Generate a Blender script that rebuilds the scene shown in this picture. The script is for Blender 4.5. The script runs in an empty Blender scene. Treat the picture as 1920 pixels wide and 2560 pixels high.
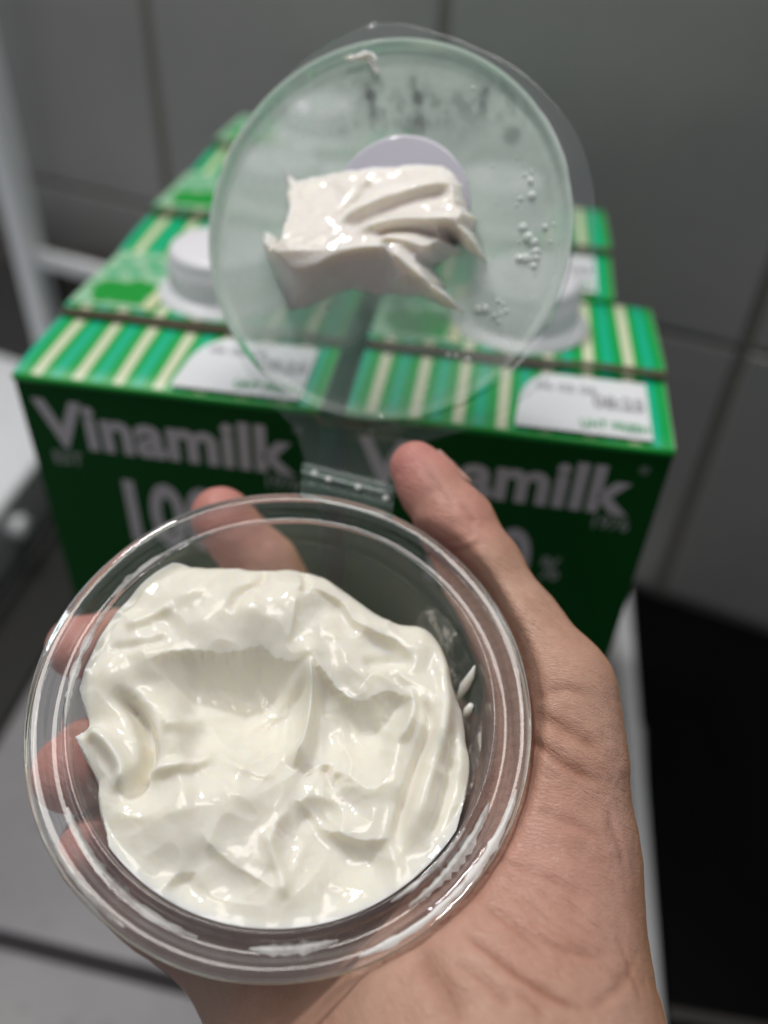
import bpy, math, random
import numpy as np
from mathutils import Matrix, Vector

# ------------------------------------------------------------------ camera, light, exposure
S = 0.0088                                   # one modelling unit, in metres (a bit under a centimetre)
sc = bpy.context.scene
F, CX, CY = 2129., 960., 1280.
XA = np.array([0.98817692, 0.12642953, -0.08672912])      # world axes seen from the camera (x right, y down, z forward)
YA = np.array([0.14788018, -0.63665497, 0.75683677])
ZA = np.array([0.04046999, -0.76071415, -0.64782417])
RW = np.array([XA, YA, ZA])
CW = np.array([13.571, -20.007, 40.121])                  # camera, in units, above the counter's top at z = 0

def C2W(p):                                  # camera coordinates -> place coordinates
    return np.asarray(p, float) @ RW.T + CW
def V2W(v):
    return np.asarray(v, float) @ RW.T
def P(x, y, z):                              # a point seen at x, y lying z units deep -> camera coordinates
    return np.array([(x / .8641 - CX) / F * z, (y / .8641 - CY) / F * z, z])

cam = bpy.data.objects.new('camera', bpy.data.cameras.new('camera'))
sc.collection.objects.link(cam); sc.camera = cam
rx, ry, rz = V2W([1, 0, 0]), V2W([0, -1, 0]), V2W([0, 0, -1])
m = Matrix(((rx[0], ry[0], rz[0], CW[0]*S), (rx[1], ry[1], rz[1], CW[1]*S), (rx[2], ry[2], rz[2], CW[2]*S), (0, 0, 0, 1)))
cam.matrix_world = m
cam.data.sensor_fit = 'VERTICAL'; cam.data.sensor_height = 36; cam.data.lens = F / 2560 * 36
cam.data.clip_start = .01; cam.data.clip_end = 20
cam.data.dof.use_dof = True; cam.data.dof.focus_distance = 15.9*S; cam.data.dof.aperture_fstop = 6.8
sc.view_settings.view_transform = 'Standard'; sc.view_settings.look = 'None'
sc.view_settings.exposure = .22; sc.view_settings.gamma = 1
sc.cycles.use_denoising = True
sc.cycles.transparent_max_bounces = 24; sc.cycles.max_bounces = 10
sc.cycles.sample_clamp_indirect = 4

world = bpy.data.worlds.new('World'); sc.world = world; world.use_nodes = True
world.node_tree.nodes['Background'].inputs[0].default_value = (.80, .90, 1.0, 1)
world.node_tree.nodes['Background'].inputs[1].default_value = .11

def area(name, loc, target, sx, sy, power, col):
    l = bpy.data.lights.new(name, 'AREA'); l.shape = 'RECTANGLE'; l.size = sx*S; l.size_y = sy*S
    l.energy = power; l.color = col
    o = bpy.data.objects.new(name, l); sc.collection.objects.link(o)
    loc = Vector(loc)*S; o.location = loc
    o.rotation_euler = (Vector(target)*S - loc).to_track_quat('-Z', 'Y').to_euler()
    return o
area('ceiling_lamp', (-30, 30, 128), (12, -4, 25), 12, 6, 3.7, (1.0, .985, .95))
area('side_fill', (105, 8, 75), (14, -8, 28), 26, 50, .7, (.86, .94, 1.0))  # added cool light for the rim highlights and the hand's right edge
area('overhead_fill', (12, 1, 150), (14, -2, 25), 90, 34, 5.2, (1.0, .94, .88))  # added broad fill that softens the overhead light on cream and hand

# ------------------------------------------------------------------ helpers
def link(o):
    sc.collection.objects.link(o); return o
def tag(o, label=None, cat=None, group=None, kind=None):
    if label: o['label'] = label
    if cat: o['category'] = cat
    if group: o['group'] = group
    if kind: o['kind'] = kind
    return o
def mesh(name, v, f, mats=(), parent=None, smooth=True, mi=None):
    me = bpy.data.meshes.new(name)
    me.from_pydata((np.asarray(v, float)*S).tolist(), [], [list(map(int, q)) for q in f]); me.update()
    for mm in (mats if isinstance(mats, (list, tuple)) else [mats]): me.materials.append(mm)
    if smooth: me.polygons.foreach_set('use_smooth', [True]*len(me.polygons))
    if mi is not None: me.polygons.foreach_set('material_index', list(map(int, mi)))
    o = link(bpy.data.objects.new(name, me))
    if parent: o.parent = parent
    return o
def empty(name, loc=(0, 0, 0), rz=0, axes=None):
    o = link(bpy.data.objects.new(name, None)); o.empty_display_size = .02
    if axes is not None:
        a, b, c = axes
        o.matrix_world = Matrix(((a[0], b[0], c[0], loc[0]*S), (a[1], b[1], c[1], loc[1]*S), (a[2], b[2], c[2], loc[2]*S), (0, 0, 0, 1)))
    else:
        o.location = Vector(loc)*S; o.rotation_euler = (0, 0, rz)
    return o
def box(x0, x1, y0, y1, z0, z1, b=.0):
    """bevelled box as vertices/faces"""
    if b <= 0:
        v = [(x, y, z) for z in (z0, z1) for y in (y0, y1) for x in (x0, x1)]
        return v, [(0, 2, 3, 1), (4, 5, 7, 6), (0, 1, 5, 4), (2, 6, 7, 3), (0, 4, 6, 2), (1, 3, 7, 5)]
    def ring(i, z): return [(x0+i+b, y0+i, z), (x1-i-b, y0+i, z), (x1-i, y0+i+b, z), (x1-i, y1-i-b, z),
                            (x1-i-b, y1-i, z), (x0+i+b, y1-i, z), (x0+i, y1-i-b, z), (x0+i, y0+i+b, z)]
    v = ring(b*.7, z0) + ring(0, z0+b) + ring(0, z1-b) + ring(b*.7, z1)
    f = [tuple(range(7, -1, -1)), tuple(range(24, 32))]
    for k in range(3):
        for i in range(8):
            j = (i+1) % 8; f.append((k*8+i, k*8+j, k*8+8+j, k*8+8+i))
    return v, f
def lathe(prof, n=128, a0=0, a1=2*math.pi):
    full = abs(a1-a0-2*math.pi) < 1e-6
    m_ = n if full else n+1
    v = [(r*math.cos(a0+(a1-a0)*i/n), r*math.sin(a0+(a1-a0)*i/n), z) for r, z in prof for i in range(m_)]
    f = []
    for k in range(len(prof)-1):
        for i in range(n):
            j = (i+1) % m_
            f.append((k*m_+i, k*m_+j, (k+1)*m_+j, (k+1)*m_+i))
    return v, f
def tube(pts, r, n=10):
    pts = [Vector(p) for p in pts]; v = []; f = []
    for k, p in enumerate(pts):
        t = (pts[min(k+1, len(pts)-1)] - pts[max(k-1, 0)]).normalized()
        a = t.orthogonal().normalized(); b = t.cross(a)
        rr = r[k] if isinstance(r, (list, tuple)) else r
        for i in range(n):
            q = p + (a*math.cos(2*math.pi*i/n) + b*math.sin(2*math.pi*i/n))*rr; v.append(tuple(q))
    for k in range(len(pts)-1):
        for i in range(n):
            j = (i+1) % n; f.append((k*n+i, k*n+j, (k+1)*n+j, (k+1)*n+i))
    f.append(tuple(range(n-1, -1, -1))); f.append(tuple(range((len(pts)-1)*n, len(pts)*n)))
    return v, f
def join(*vf):
    v = []; f = []
    for a, b in vf:
        k = len(v); v += list(a); f += [tuple(i+k for i in q) for q in b]
    return v, f

# numpy noise
_rng = np.random.RandomState(7); _perm = _rng.permutation(512)
def vnoise(x, y, z=0.):
    z = np.zeros_like(x) + z
    xi, yi, zi = np.floor(x).astype(int), np.floor(y).astype(int), np.floor(z).astype(int)
    xf, yf, zf = x-xi, y-yi, z-zi
    u, v, w = [t*t*t*(t*(t*6-15)+10) for t in (xf, yf, zf)]
    def g(i, j, k, a, b, c):
        h = _perm[(_perm[(_perm[(xi+i) & 511] + yi+j) & 511] + zi+k) & 511]
        th = h*0.7391; ph = h*1.317
        return np.cos(th)*a + np.sin(th)*b*1.0 + np.cos(ph)*c
    def L(a, b, t): return a + (b-a)*t
    return L(L(L(g(0,0,0,xf,yf,zf), g(1,0,0,xf-1,yf,zf), u), L(g(0,1,0,xf,yf-1,zf), g(1,1,0,xf-1,yf-1,zf), u), v),
             L(L(g(0,0,1,xf,yf,zf-1), g(1,0,1,xf-1,yf,zf-1), u), L(g(0,1,1,xf,yf-1,zf-1), g(1,1,1,xf-1,yf-1,zf-1), u), v), w)
def fbm(x, y, o=4, z=0.):
    a = 1.; s = 0
    for k in range(o):
        s = s + a*vnoise(x*2**k+k*13.1, y*2**k+k*7.7, z); a *= .5
    return s
def polydist(x, y, pts, closed=False):
    """distance to a polyline, arc parameter 0..1 and signed side"""
    pts = np.asarray(pts, float)
    if closed: pts = np.vstack([pts, pts[:1]])
    seg = np.linalg.norm(np.diff(pts, axis=0), axis=1); cum = np.r_[0, np.cumsum(seg)]
    best = np.full(x.shape, 1e9); t = np.zeros(x.shape); sd = np.zeros(x.shape)
    for i in range(len(seg)):
        a = pts[i]; b = pts[i+1]; d = b-a
        u = np.clip(((x-a[0])*d[0] + (y-a[1])*d[1])/(seg[i]**2+1e-12), 0, 1)
        dx = x-a[0]-u*d[0]; dy = y-a[1]-u*d[1]; dd = np.hypot(dx, dy)
        k = dd < best
        best = np.where(k, dd, best); t = np.where(k, (cum[i]+u*seg[i])/cum[-1], t)
        sd = np.where(k, np.sign(d[0]*dy-d[1]*dx), sd)
    return best, t, sd
def inside(x, y, pts):
    pts = np.asarray(pts, float); c = np.zeros(x.shape, bool); n = len(pts)
    for i in range(n):
        x0, y0 = pts[i]; x1, y1 = pts[(i+1) % n]
        if y0 == y1: continue
        k = ((y0 > y) != (y1 > y)) & (x < (x1-x0)*(y-y0)/(y1-y0)+x0); c ^= k
    return c
def catmull(pts, n=8):
    pts = np.asarray(pts, float); q = np.vstack([2*pts[0]-pts[1], pts, 2*pts[-1]-pts[-2]]); out = []
    for i in range(1, len(q)-2):
        for t in np.arange(n)/n:
            out.append(.5*((2*q[i]) + (-q[i-1]+q[i+1])*t + (2*q[i-1]-5*q[i]+4*q[i+1]-q[i+2])*t*t + (-q[i-1]+3*q[i]-3*q[i+1]+q[i+2])*t**3))
    out.append(pts[-1]); return np.array(out)
def smin(a, b, k):
    h = np.clip(.5+.5*(b-a)/k, 0, 1); return b*(1-h)+a*h - k*h*(1-h)
def sstep(a, b, x):
    t = np.clip((x-a)/(b-a), 0, 1); return t*t*(3-2*t)

# ------------------------------------------------------------------ materials
class NT:
    def __init__(s, name):
        s.m = bpy.data.materials.new(name); s.m.use_nodes = True; s.t = s.m.node_tree; s.t.nodes.clear()
        s.out = s.n('ShaderNodeOutputMaterial')
    def n(s, typ, props=None, **inp):
        nd = s.t.nodes.new(typ)
        for k, v in (props or {}).items(): setattr(nd, k, v)
        for k, v in inp.items(): s.set(nd, k.replace('__', ' '), v)
        return nd
    def set(s, nd, k, v):
        k = int(k[1:]) if k[0] == 'i' and k[1:].isdigit() else k
        if isinstance(v, bpy.types.NodeSocket): s.t.links.new(v, nd.inputs[k])
        elif hasattr(v, 'outputs'): s.t.links.new(v.outputs[0], nd.inputs[k])
        else:
            if isinstance(v, tuple) and len(v) == 3 and nd.inputs[k].type == 'RGBA': v = (*v, 1)
            nd.inputs[k].default_value = v
    def surf(s, nd): s.t.links.new(nd.outputs[0], s.out.inputs['Surface']); return s.m
    def math(s, op, a, b=0., clamp=False):
        return s.n('ShaderNodeMath', dict(operation=op, use_clamp=clamp), i0=a, i1=b)
    def noise(s, scale, detail=4., rough=.55, vec=None, dist=0.):
        nd = s.n('ShaderNodeTexNoise', None, Scale=scale, Detail=detail, Roughness=rough, Distortion=dist)
        s.t.links.new(vec if isinstance(vec, bpy.types.NodeSocket) else (vec.outputs[0] if vec else s.obj()), nd.inputs['Vector'])
        return nd
    def obj(s): return s.n('ShaderNodeTexCoord').outputs['Object']
    def ramp(s, fac, stops, interp='LINEAR'):
        r = s.n('ShaderNodeValToRGB', None, Fac=fac); r.color_ramp.interpolation = interp
        e = r.color_ramp.elements
        while len(e) < len(stops): e.new(.5)
        for k, (p, c) in enumerate(stops): e[k].position = p; e[k].color = (*c, 1) if len(c) == 3 else c
        return r
    def mix(s, fac, a, b, mode='MIX'):
        nd = s.n('ShaderNodeMix', dict(data_type='RGBA', blend_type=mode))
        s.set(nd, 'i0', fac); s.set(nd, 'i6', a); s.set(nd, 'i7', b); return nd.outputs[2]
    def bump(s, h, dist, strength=1., normal=None):
        nd = s.n('ShaderNodeBump', None, Height=h, Distance=dist*S, Strength=strength)
        if normal is not None: s.set(nd, 'Normal', normal)
        return nd

def simple(name, col, rough=.5, metal=0., var=.06, nscale=60., bumpd=0., spec=.5):
    t = NT(name); nz = t.noise(nscale)
    c = t.mix(t.math('MULTIPLY', nz.outputs[0], 1.), tuple(x*(1-var) for x in col), tuple(min(1, x*(1+var)) for x in col))
    p = t.n('ShaderNodeBsdfPrincipled', None, Base__Color=c, Roughness=rough, Metallic=metal)
    p.inputs['Specular IOR Level'].default_value = spec
    if bumpd: t.set(p, 'Normal', t.bump(nz.outputs[0], bumpd))
    return t.surf(p)

def clear_plastic(name, tint=(.97, .985, .98), haze=.03, rough=.04, bumpd=.004, hazecol=(.8, .85, .85), nscale=250., edge=.3):
    t = NT(name)
    b = t.bump(t.noise(nscale, 3.).outputs[0], bumpd) if bumpd else None
    tr = t.n('ShaderNodeBsdfTransparent', None, Color=tint)
    gl = t.n('ShaderNodeBsdfGlossy', None, Color=(1., 1., 1.), Roughness=rough)
    df = t.n('ShaderNodeBsdfDiffuse', None, Color=hazecol)
    fr = t.n('ShaderNodeFresnel', None, IOR=1.56)
    if b:
        t.set(gl, 'Normal', b); t.set(fr, 'Normal', b)
    lw = t.n('ShaderNodeLayerWeight', None, Blend=.35)
    hz = t.math('ADD', t.math('MULTIPLY', t.math('POWER', lw.outputs['Facing'], 3.), edge), haze, True)
    a = t.n('ShaderNodeMixShader', None, i0=hz, i1=tr, i2=df)
    return t.surf(t.n('ShaderNodeMixShader', None, i0=fr, i1=a, i2=gl))

M = {}
# wall and counter
def tile_mat(name, c0, c1, rough, spots):
    t = NT(name); n1 = t.noise(9., 4., .6); n2 = t.noise(70., 3., .6)
    col = t.mix(t.ramp(n1.outputs[0], [(.35, (0, 0, 0)), (.7, (1, 1, 1))]), c0, c1)
    col = t.mix(t.math('MULTIPLY', t.ramp(n2.outputs[0], [(.55, (0, 0, 0)), (.75, (1, 1, 1))]), spots), col, tuple(x*.5 for x in c0))
    p = t.n('ShaderNodeBsdfPrincipled', None, Base__Color=col, Roughness=rough)
    t.set(p, 'Normal', t.bump(n1.outputs[0], .05))
    return t.surf(p)
M['wall_tile'] = tile_mat('wall_tile_glaze', (.325, .315, .318), (.375, .365, .36), .34, .04)
M['grout'] = simple('grout', (.20, .19, .175), .9, bumpd=.05, nscale=200.)
M['counter_grout'] = simple('counter_grout', (.045, .042, .045), .9, bumpd=.05, nscale=200.)
M['counter_tile'] = tile_mat('counter_tile_glaze', (.225, .215, .235), (.31, .30, .31), .45, .5)
M['trim'] = simple('counter_trim', (.55, .56, .58), .35)
M['black_glass'] = simple('black_slab', (.0025, .0025, .003), .3, var=.3, spec=.06)
M['gap_black'] = simple('gap_black', (.006, .006, .006), .6)  # near-black for the dark gap under and beside the stove
M['white_paint'] = simple('white_painted_metal', (.84, .85, .88), .4)
M['steel'] = simple('brushed_steel', (.50, .50, .52), .38, .6)
M['steel_light'] = simple('lit_steel', (.80, .82, .86), .35)  # steel's bright reflection put into a pale base colour
M['dark_metal'] = simple('dark_metal', (.03, .026, .024), .6)
# cartons
M['front_green'] = simple('carton_front_green', (.001, .085, .010), .6, var=.03, spec=.15)
M['side_green'] = simple('carton_side_green', (.012, .17, .10), .42)
M['print_white'] = simple('white_print', (.70, .66, .68), .45, var=.02)
M['print_pale'] = simple('pale_green_print', (.30, .55, .36), .45, var=.02)
M['print_grey'] = simple('grey_ink', (.36, .36, .40), .6)
M['print_green'] = simple('green_ink', (.08, .38, .16), .6)
M['label_white'] = simple('label_white', (.76, .78, .82), .4, var=.02)
M['leaf_green'] = simple('leaf_green_print', (.0, .30, .03), .45)
M['mid_green'] = simple('mid_green_print', (.05, .42, .20), .45)
M['card'] = simple('raw_cardboard_edge', (.075, .062, .036), .8, var=.2)
M['cap'] = simple('cap_plastic', (.78, .78, .84), .35, var=.02)
def stripe_mat():
    t = NT('carton_stripes')
    sep = t.n('ShaderNodeSeparateXYZ'); t.t.links.new(t.obj(), sep.inputs[0])
    wob = t.noise(30., 2.)
    x = t.math('ADD', t.math('DIVIDE', sep.outputs['X'], S), t.math('MULTIPLY', wob.outputs[0], .03))
    fr = t.math('FRACT', t.math('DIVIDE', t.math('ADD', x, -.60+.015), 1.24))
    cream, green, teal = (.66, .70, .50), (.0, .36, .07), (.0, .46, .27)
    g2 = (.004, .34, .15)
    r = t.ramp(fr, [(0, cream), (.235, cream), (.26, green), (.42, green), (.52, teal), (.66, teal), (.76, green), (.975, green), (1., cream)])
    p = t.n('ShaderNodeBsdfPrincipled', None, Base__Color=r, Roughness=.4)
    return t.surf(p)
M['stripes'] = stripe_mat()
# plastic
M['cup'] = clear_plastic('clear_cup_plastic', haze=.085, edge=.38, hazecol=(.82, .80, .83), bumpd=.010, nscale=150.)
M['lid'] = clear_plastic('clear_lid_plastic', (.975, .985, .985), haze=.095, hazecol=(.70, .73, .78), edge=.06, rough=.06)
M['hinge'] = clear_plastic('hinge_plastic', haze=.035, edge=.15, rough=.05, bumpd=0, hazecol=(.6, .75, .75))
M['hinge_edge'] = clear_plastic('hinge_edge_plastic', haze=.30, edge=.2, rough=.08, bumpd=0, hazecol=(.7, .85, .84))
def residue_mat():
    t = NT('cream_residue_film')
    n = t.noise(120., 5., .65, None, .6)
    a = t.ramp(n.outputs[0], [(.50, (.0,)*3), (.60, (.15,)*3), (.67, (.7,)*3)])
    d = t.n('ShaderNodeBsdfPrincipled', None, Base__Color=(.80, .79, .74), Roughness=.4)
    return t.surf(t.n('ShaderNodeMixShader', None, i0=a, i1=t.n('ShaderNodeBsdfTransparent'), i2=d))
M['residue'] = residue_mat()
def fog_mat():
    t = NT('condensation_fog')
    vec = t.obj()
    at = t.n('ShaderNodeAttribute', dict(attribute_name='fog'))
    n1 = t.noise(70., 5., .6, vec); n2 = t.noise(260., 3., .6, vec)
    f = t.math('MULTIPLY', at.outputs['Fac'], t.ramp(n1.outputs[0], [(.25, (.72,)*3), (.6, (1.,)*3)]))
    f = t.math('MULTIPLY', f, t.ramp(n2.outputs[0], [(.3, (.9,)*3), (.6, (1.,)*3)]), True)
    tr = t.n('ShaderNodeBsdfTransparent')
    rf = t.n('ShaderNodeBsdfTranslucent', None, Color=(.86, .94, .91))
    df = t.n('ShaderNodeBsdfDiffuse', None, Color=(.86, .94, .91))
    a = t.n('ShaderNodeMixShader', None, i0=.5, i1=rf, i2=df)
    return t.surf(t.n('ShaderNodeMixShader', None, i0=f, i1=tr, i2=a))
M['fog'] = fog_mat()
def droplet_mat():
    t = NT('water_droplet')
    g = t.n('ShaderNodeBsdfGlass', None, Color=(1., 1., 1.), Roughness=.02, IOR=1.33)
    return t.surf(g)
M['glint_white'] = clear_plastic('water_droplet', haze=.62, edge=.3, rough=.03, bumpd=0, hazecol=(.9, .95, .95))  # white haze stands in for lamp glints on droplets and hinge dimples
def cream_mat(name, col, sss=.75, rough=.42, bumpd=.003):
    t = NT(name)
    n1 = t.noise(120., 4., .55, dist=.6); n2 = t.noise(420., 2.)
    c = t.mix(t.ramp(n1.outputs[0], [(.3, (0, 0, 0)), (.7, (1, 1, 1))]), tuple(x*.97 for x in col), col)
    p = t.n('ShaderNodeBsdfPrincipled', None, Base__Color=c, Roughness=rough)
    p.inputs['Subsurface Weight'].default_value = sss
    p.inputs['Subsurface Radius'].default_value = (1., .80, .45)
    p.inputs['Subsurface Scale'].default_value = .30*S
    p.inputs['Specular IOR Level'].default_value = .25
    p.inputs['Coat Weight'].default_value = .6; p.inputs['Coat Roughness'].default_value = .06
    b = t.bump(n1.outputs[0], bumpd); b = t.bump(n2.outputs[0], bumpd*.18, 1., b)
    t.set(p, 'Normal', b); t.set(p, 'Coat Normal', b)
    return t.surf(p)
M['cream'] = cream_mat('cream', (.89, .86, .77))
M['lid_cream'] = cream_mat('lid_cream', (.88, .835, .79), rough=.45)
def smear_mat():
    t = NT('cream_smear_glint')
    n = t.noise(170., 4., .6)
    a = t.ramp(n.outputs[0], [(.30, (.25,)*3), (.55, (.95,)*3)])  # dense enough that smears also read as white rim highlights
    d = t.n('ShaderNodeBsdfPrincipled', None, Base__Color=(.74, .73, .72), Roughness=.35)
    return t.surf(t.n('ShaderNodeMixShader', None, i0=a, i1=t.n('ShaderNodeBsdfTransparent'), i2=d))
M['smear'] = smear_mat()
M['film'] = cream_mat('cream_film', (.60, .59, .68), .1, .4, .002)
def skin_mat():
    t = NT('skin'); vec = t.obj()
    at = t.n('ShaderNodeAttribute', dict(attribute_name='tone'))
    sp = t.n('ShaderNodeSeparateColor'); t.set(sp, 'i0', at.outputs['Color'])
    base = t.ramp(t.noise(55., 5., .6, vec).outputs[0], [(.30, (.475, .26, .185)), (.50, (.535, .31, .228)), (.72, (.59, .365, .278))])
    c = t.mix(sp.outputs[0], base, (.60, .235, .215))                 # flushed fingertips
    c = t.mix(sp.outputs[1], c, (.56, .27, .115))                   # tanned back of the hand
    c = t.mix(t.math('MULTIPLY', sp.outputs[2], .75, True), c, (.27, .10, .055))  # creases
    spots = t.noise(260., 3., .6, vec)
    c = t.mix(t.math('MULTIPLY', t.ramp(spots.outputs[0], [(.5, (0, 0, 0)), (.7, (1, 1, 1))]), .16), c, (.34, .15, .10))
    p = t.n('ShaderNodeBsdfPrincipled', None, Base__Color=c, Roughness=.46)
    p.inputs['Subsurface Weight'].default_value = .22
    p.inputs['Subsurface Radius'].default_value = (1., .35, .2)
    p.inputs['Subsurface Scale'].default_value = .16*S
    mp = t.n('ShaderNodeMapping'); t.t.links.new(vec, mp.inputs[0]); mp.inputs['Rotation'].default_value = (0, .25, -.65); mp.inputs['Scale'].default_value = (.35, 1.5, 1.)
    w1 = t.noise(330., 4., .6, mp.outputs[0], .4)
    vo = t.n('ShaderNodeTexVoronoi', dict(feature='DISTANCE_TO_EDGE'), Scale=1500.); t.t.links.new(mp.outputs[0], vo.inputs['Vector'])
    w2 = t.noise(120., 4., .6, mp.outputs[0], .8)
    b = t.bump(w2.outputs[0], .022); b = t.bump(w1.outputs[0], .018, 1., b)
    b = t.bump(t.ramp(vo.outputs[0], [(0, (0,)*3), (.12, (1,)*3)]), .0042, 1., b)
    def dots(scales):
        e = [V2W(unit_([.80, .60, 0])), V2W(unit_([-.60, .80, 0])), V2W([0, 0, 1])]
        cb = t.n('ShaderNodeCombineXYZ')
        for k in range(3):
            d = t.n('ShaderNodeVectorMath', dict(operation='DOT_PRODUCT')); t.t.links.new(vec, d.inputs[0]); d.inputs[1].default_value = tuple(e[k]*scales[k])
            t.t.links.new(d.outputs['Value'], cb.inputs[k])
        return cb.outputs[0]
    for sc_, amt, wd, dark in (((55, 520, 160), .009, .05, .11), ((160, 1100, 400), .007, .08, .08)):
        nn = t.noise(1., 2.5, .5, dots(sc_), .04)
        ln = t.math('ABSOLUTE', t.math('SUBTRACT', nn.outputs[0], .5))
        line = t.ramp(ln, [(0, (0,)*3), (wd, (1,)*3)])
        patch = t.ramp(t.noise(60., 2., .5, vec).outputs[0], [(.35, (.15,)*3), (.68, (1,)*3)])
        lineh = t.mix(patch, (1., 1., 1.), line.outputs[0])
        b = t.bump(lineh, amt, .8, b)
        c = t.mix(t.math('MULTIPLY', t.math('SUBTRACT', 1., lineh), dark, True), c, (.33, .15, .09))
    t.set(p, 'Base Color', c)
    t.set(p, 'Normal', b)
    return t.surf(p)
def unit_(a): a = np.asarray(a, float); return a/np.linalg.norm(a)
M['skin'] = skin_mat()
M['nail'] = simple('fingernail', (.56, .32, .27), .28)

# ------------------------------------------------------------------ the wall and the counter
TH = math.radians(-17)
wv = np.array([math.cos(TH), math.sin(TH), 0]); nv = np.array([-math.sin(TH), math.cos(TH), 0])
DW = 44.3
def wallpt(u, z, off=0.): return CW*[1, 1, 0] + wv*u + nv*(DW-off) + np.array([0, 0, z])
wall_root = empty('wall', tuple(wallpt(0, 0)), TH); tag(wall_root, kind='structure')
v, f = box(-75, 45, .0, 4., -3, 95); o = mesh('grout_bed', v, f, M['grout'], wall_root, False)
rnd = random.Random(3)
TW = 18.25; ZJ = [-18.0, .25, 18.35, 36.7, 55.0, 73.4, 91.]
vt, ft = box(.34, TW-.34, -.13, .3, 0, TW-.5, .10)
base_t = None
for i in range(-4, 3):
    for j in range(1, 5):
        if base_t is None:
            base_t = mesh('tile', vt, ft, M['wall_tile'], wall_root, False); t_ = base_t
        else:
            t_ = base_t.copy(); link(t_)
        t_.location = Vector((.85+i*TW, rnd.uniform(-.02, .02), ZJ[j]+.25))*S
        t_.rotation_euler = (rnd.uniform(-.003, .003), 0, rnd.uniform(-.004, .004))

counter = empty('counter', (0, 0, 0)); tag(counter, kind='structure')
v, f = box(-60, 24.3, -40, 40, -4, -.55); mesh('grout_bed', v, f, M['counter_grout'], counter, False)
vt, ft = box(.35, 17.75, .35, 17.75, -.55, 0, .12)
base_t = None
for i in range(-4, 1):
    for j in range(-2, 3):
        if base_t is None:
            base_t = mesh('tile', vt, ft, M['counter_tile'], counter, False); t_ = base_t
        else:
            t_ = base_t.copy(); link(t_)
        t_.location = Vector((6.8+i*18.1, -5.4+j*18.1, rnd.uniform(-.03, .0)))*S
        t_.rotation_euler = (0, 0, -.06)
v, f = box(24.2, 25.15, -40, 24, -6, .35, .15); mesh('edge_trim', v, f, M['trim'], counter, False).rotation_euler = (0, 0, -.012)
slab = empty('black_slab', (44.3, 0, 0)); tag(slab, 'glossy black worktop slab in the dark at the lower right, beside the pale counter edge', 'worktop')
v, f = box(-19., 30, -40, 40, -3., -.12, .2); mesh('slab_top', v, f, M['black_glass'], slab, False)
v, f = box(-19., 30, -4.2, -3.7, -.115, -.06, .01); mesh('thin_strip', v, f, M['dark_metal'], slab, False)  # thin faint strip across the slab

# ------------------------------------------------------------------ things at the left: stove and rack
stove = empty('gas_stove', (-28, -5, 0)); tag(stove, 'pale metal stove with a round shiny knob at the left edge of the picture', 'stove')
v, f = box(-16, 14.1, -30, 37, 1.3, 5.5, .3); mesh('body', v, f, M['steel'], stove, False)
v, f = box(-16, 14.3, -30, 37.5, 5.5, 6.2, .2); mesh('top_plate', v, f, M['steel_light'], stove, False)
v, f = lathe([(0, .8), (.5, .78), (.68, .68), (.75, .45), (.75, 0)], 32)
k_ = mesh('knob', v, f, M['steel_light'], stove); k_.location = Vector((14.1, 21.4, 3.9))*S; k_.rotation_euler = (0, math.radians(90), 0)
v, f = box(-16, 13.2, -30, 36, .05, 1.3, .1); mesh('base', v, f, M['gap_black'], stove, False)
v, f = box(14.2, 18.6, -24, 34, .02, .5, .15); strip_o = mesh('shadow_strip', v, f, M['gap_black'], None, False)  # solid dark strip built in place of the shaded gap by the stove
strip_o.location = Vector((-28, -5, 0))*S
tag(strip_o, 'dark strip standing in for the shadow gap beside the pale stove', 'strip')

rack = empty('metal_rack', tuple(wallpt(-48, 0, 4.5)), TH); tag(rack, 'white metal rack with an upright post against the tiles at the left edge', 'rack')
for x in (3.6,):
    v, f = box(x-.8, x+.8, -.8, .8, 0, 42, .15); mesh('post', v, f, M['white_paint'], rack, False)
v, f = box(-28, -26.4, -.8, .8, 0, 29, .15); mesh('post', v, f, M['white_paint'], rack, False)
v, f = box(4.45, 19, -.3, .3, 14.6, 15.7, .12); mesh('crossbar', v, f, M['white_paint'], rack, False)
v, f = box(4.5, 19, 1.2, 3.6, 1.0, 14.5, .12); mesh('back_panel', v, f, M['dark_metal'], rack, False)
v, f = box(-26.3, 2.7, -.5, 3, 6.0, 14.4, .12); mesh('shelf', v, f, M['dark_metal'], rack, False)

# ------------------------------------------------------------------ cartons
CWD, CDP, CHT = 9.25, 8.5, 26.5
FIN = 3.75
def text_mesh(name, body, mat, parent, loc, size, sx=1., off=0., rot=(math.pi/2, 0, 0), ext=.015, shear=0., align='LEFT', space=1.):
    cu = bpy.data.curves.new(name, 'FONT'); cu.body = body; cu.size = size*S; cu.offset = off*S; cu.extrude = ext*S
    cu.space_character = space; cu.shear = shear; cu.align_x = align; cu.resolution_u = 4
    tmp = bpy.data.objects.new(name, cu); link(tmp)
    dg = bpy.context.evaluated_depsgraph_get(); dg.update()
    me = bpy.data.meshes.new_from_object(tmp.evaluated_get(dg)); bpy.data.objects.remove(tmp)
    me.name = name; me.materials.clear(); me.materials.append(mat)
    o = link(bpy.data.objects.new(name, me)); o.parent = parent
    o.location = Vector(loc)*S; o.rotation_euler = rot; o.scale = (sx, 1, 1)
    return o

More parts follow.
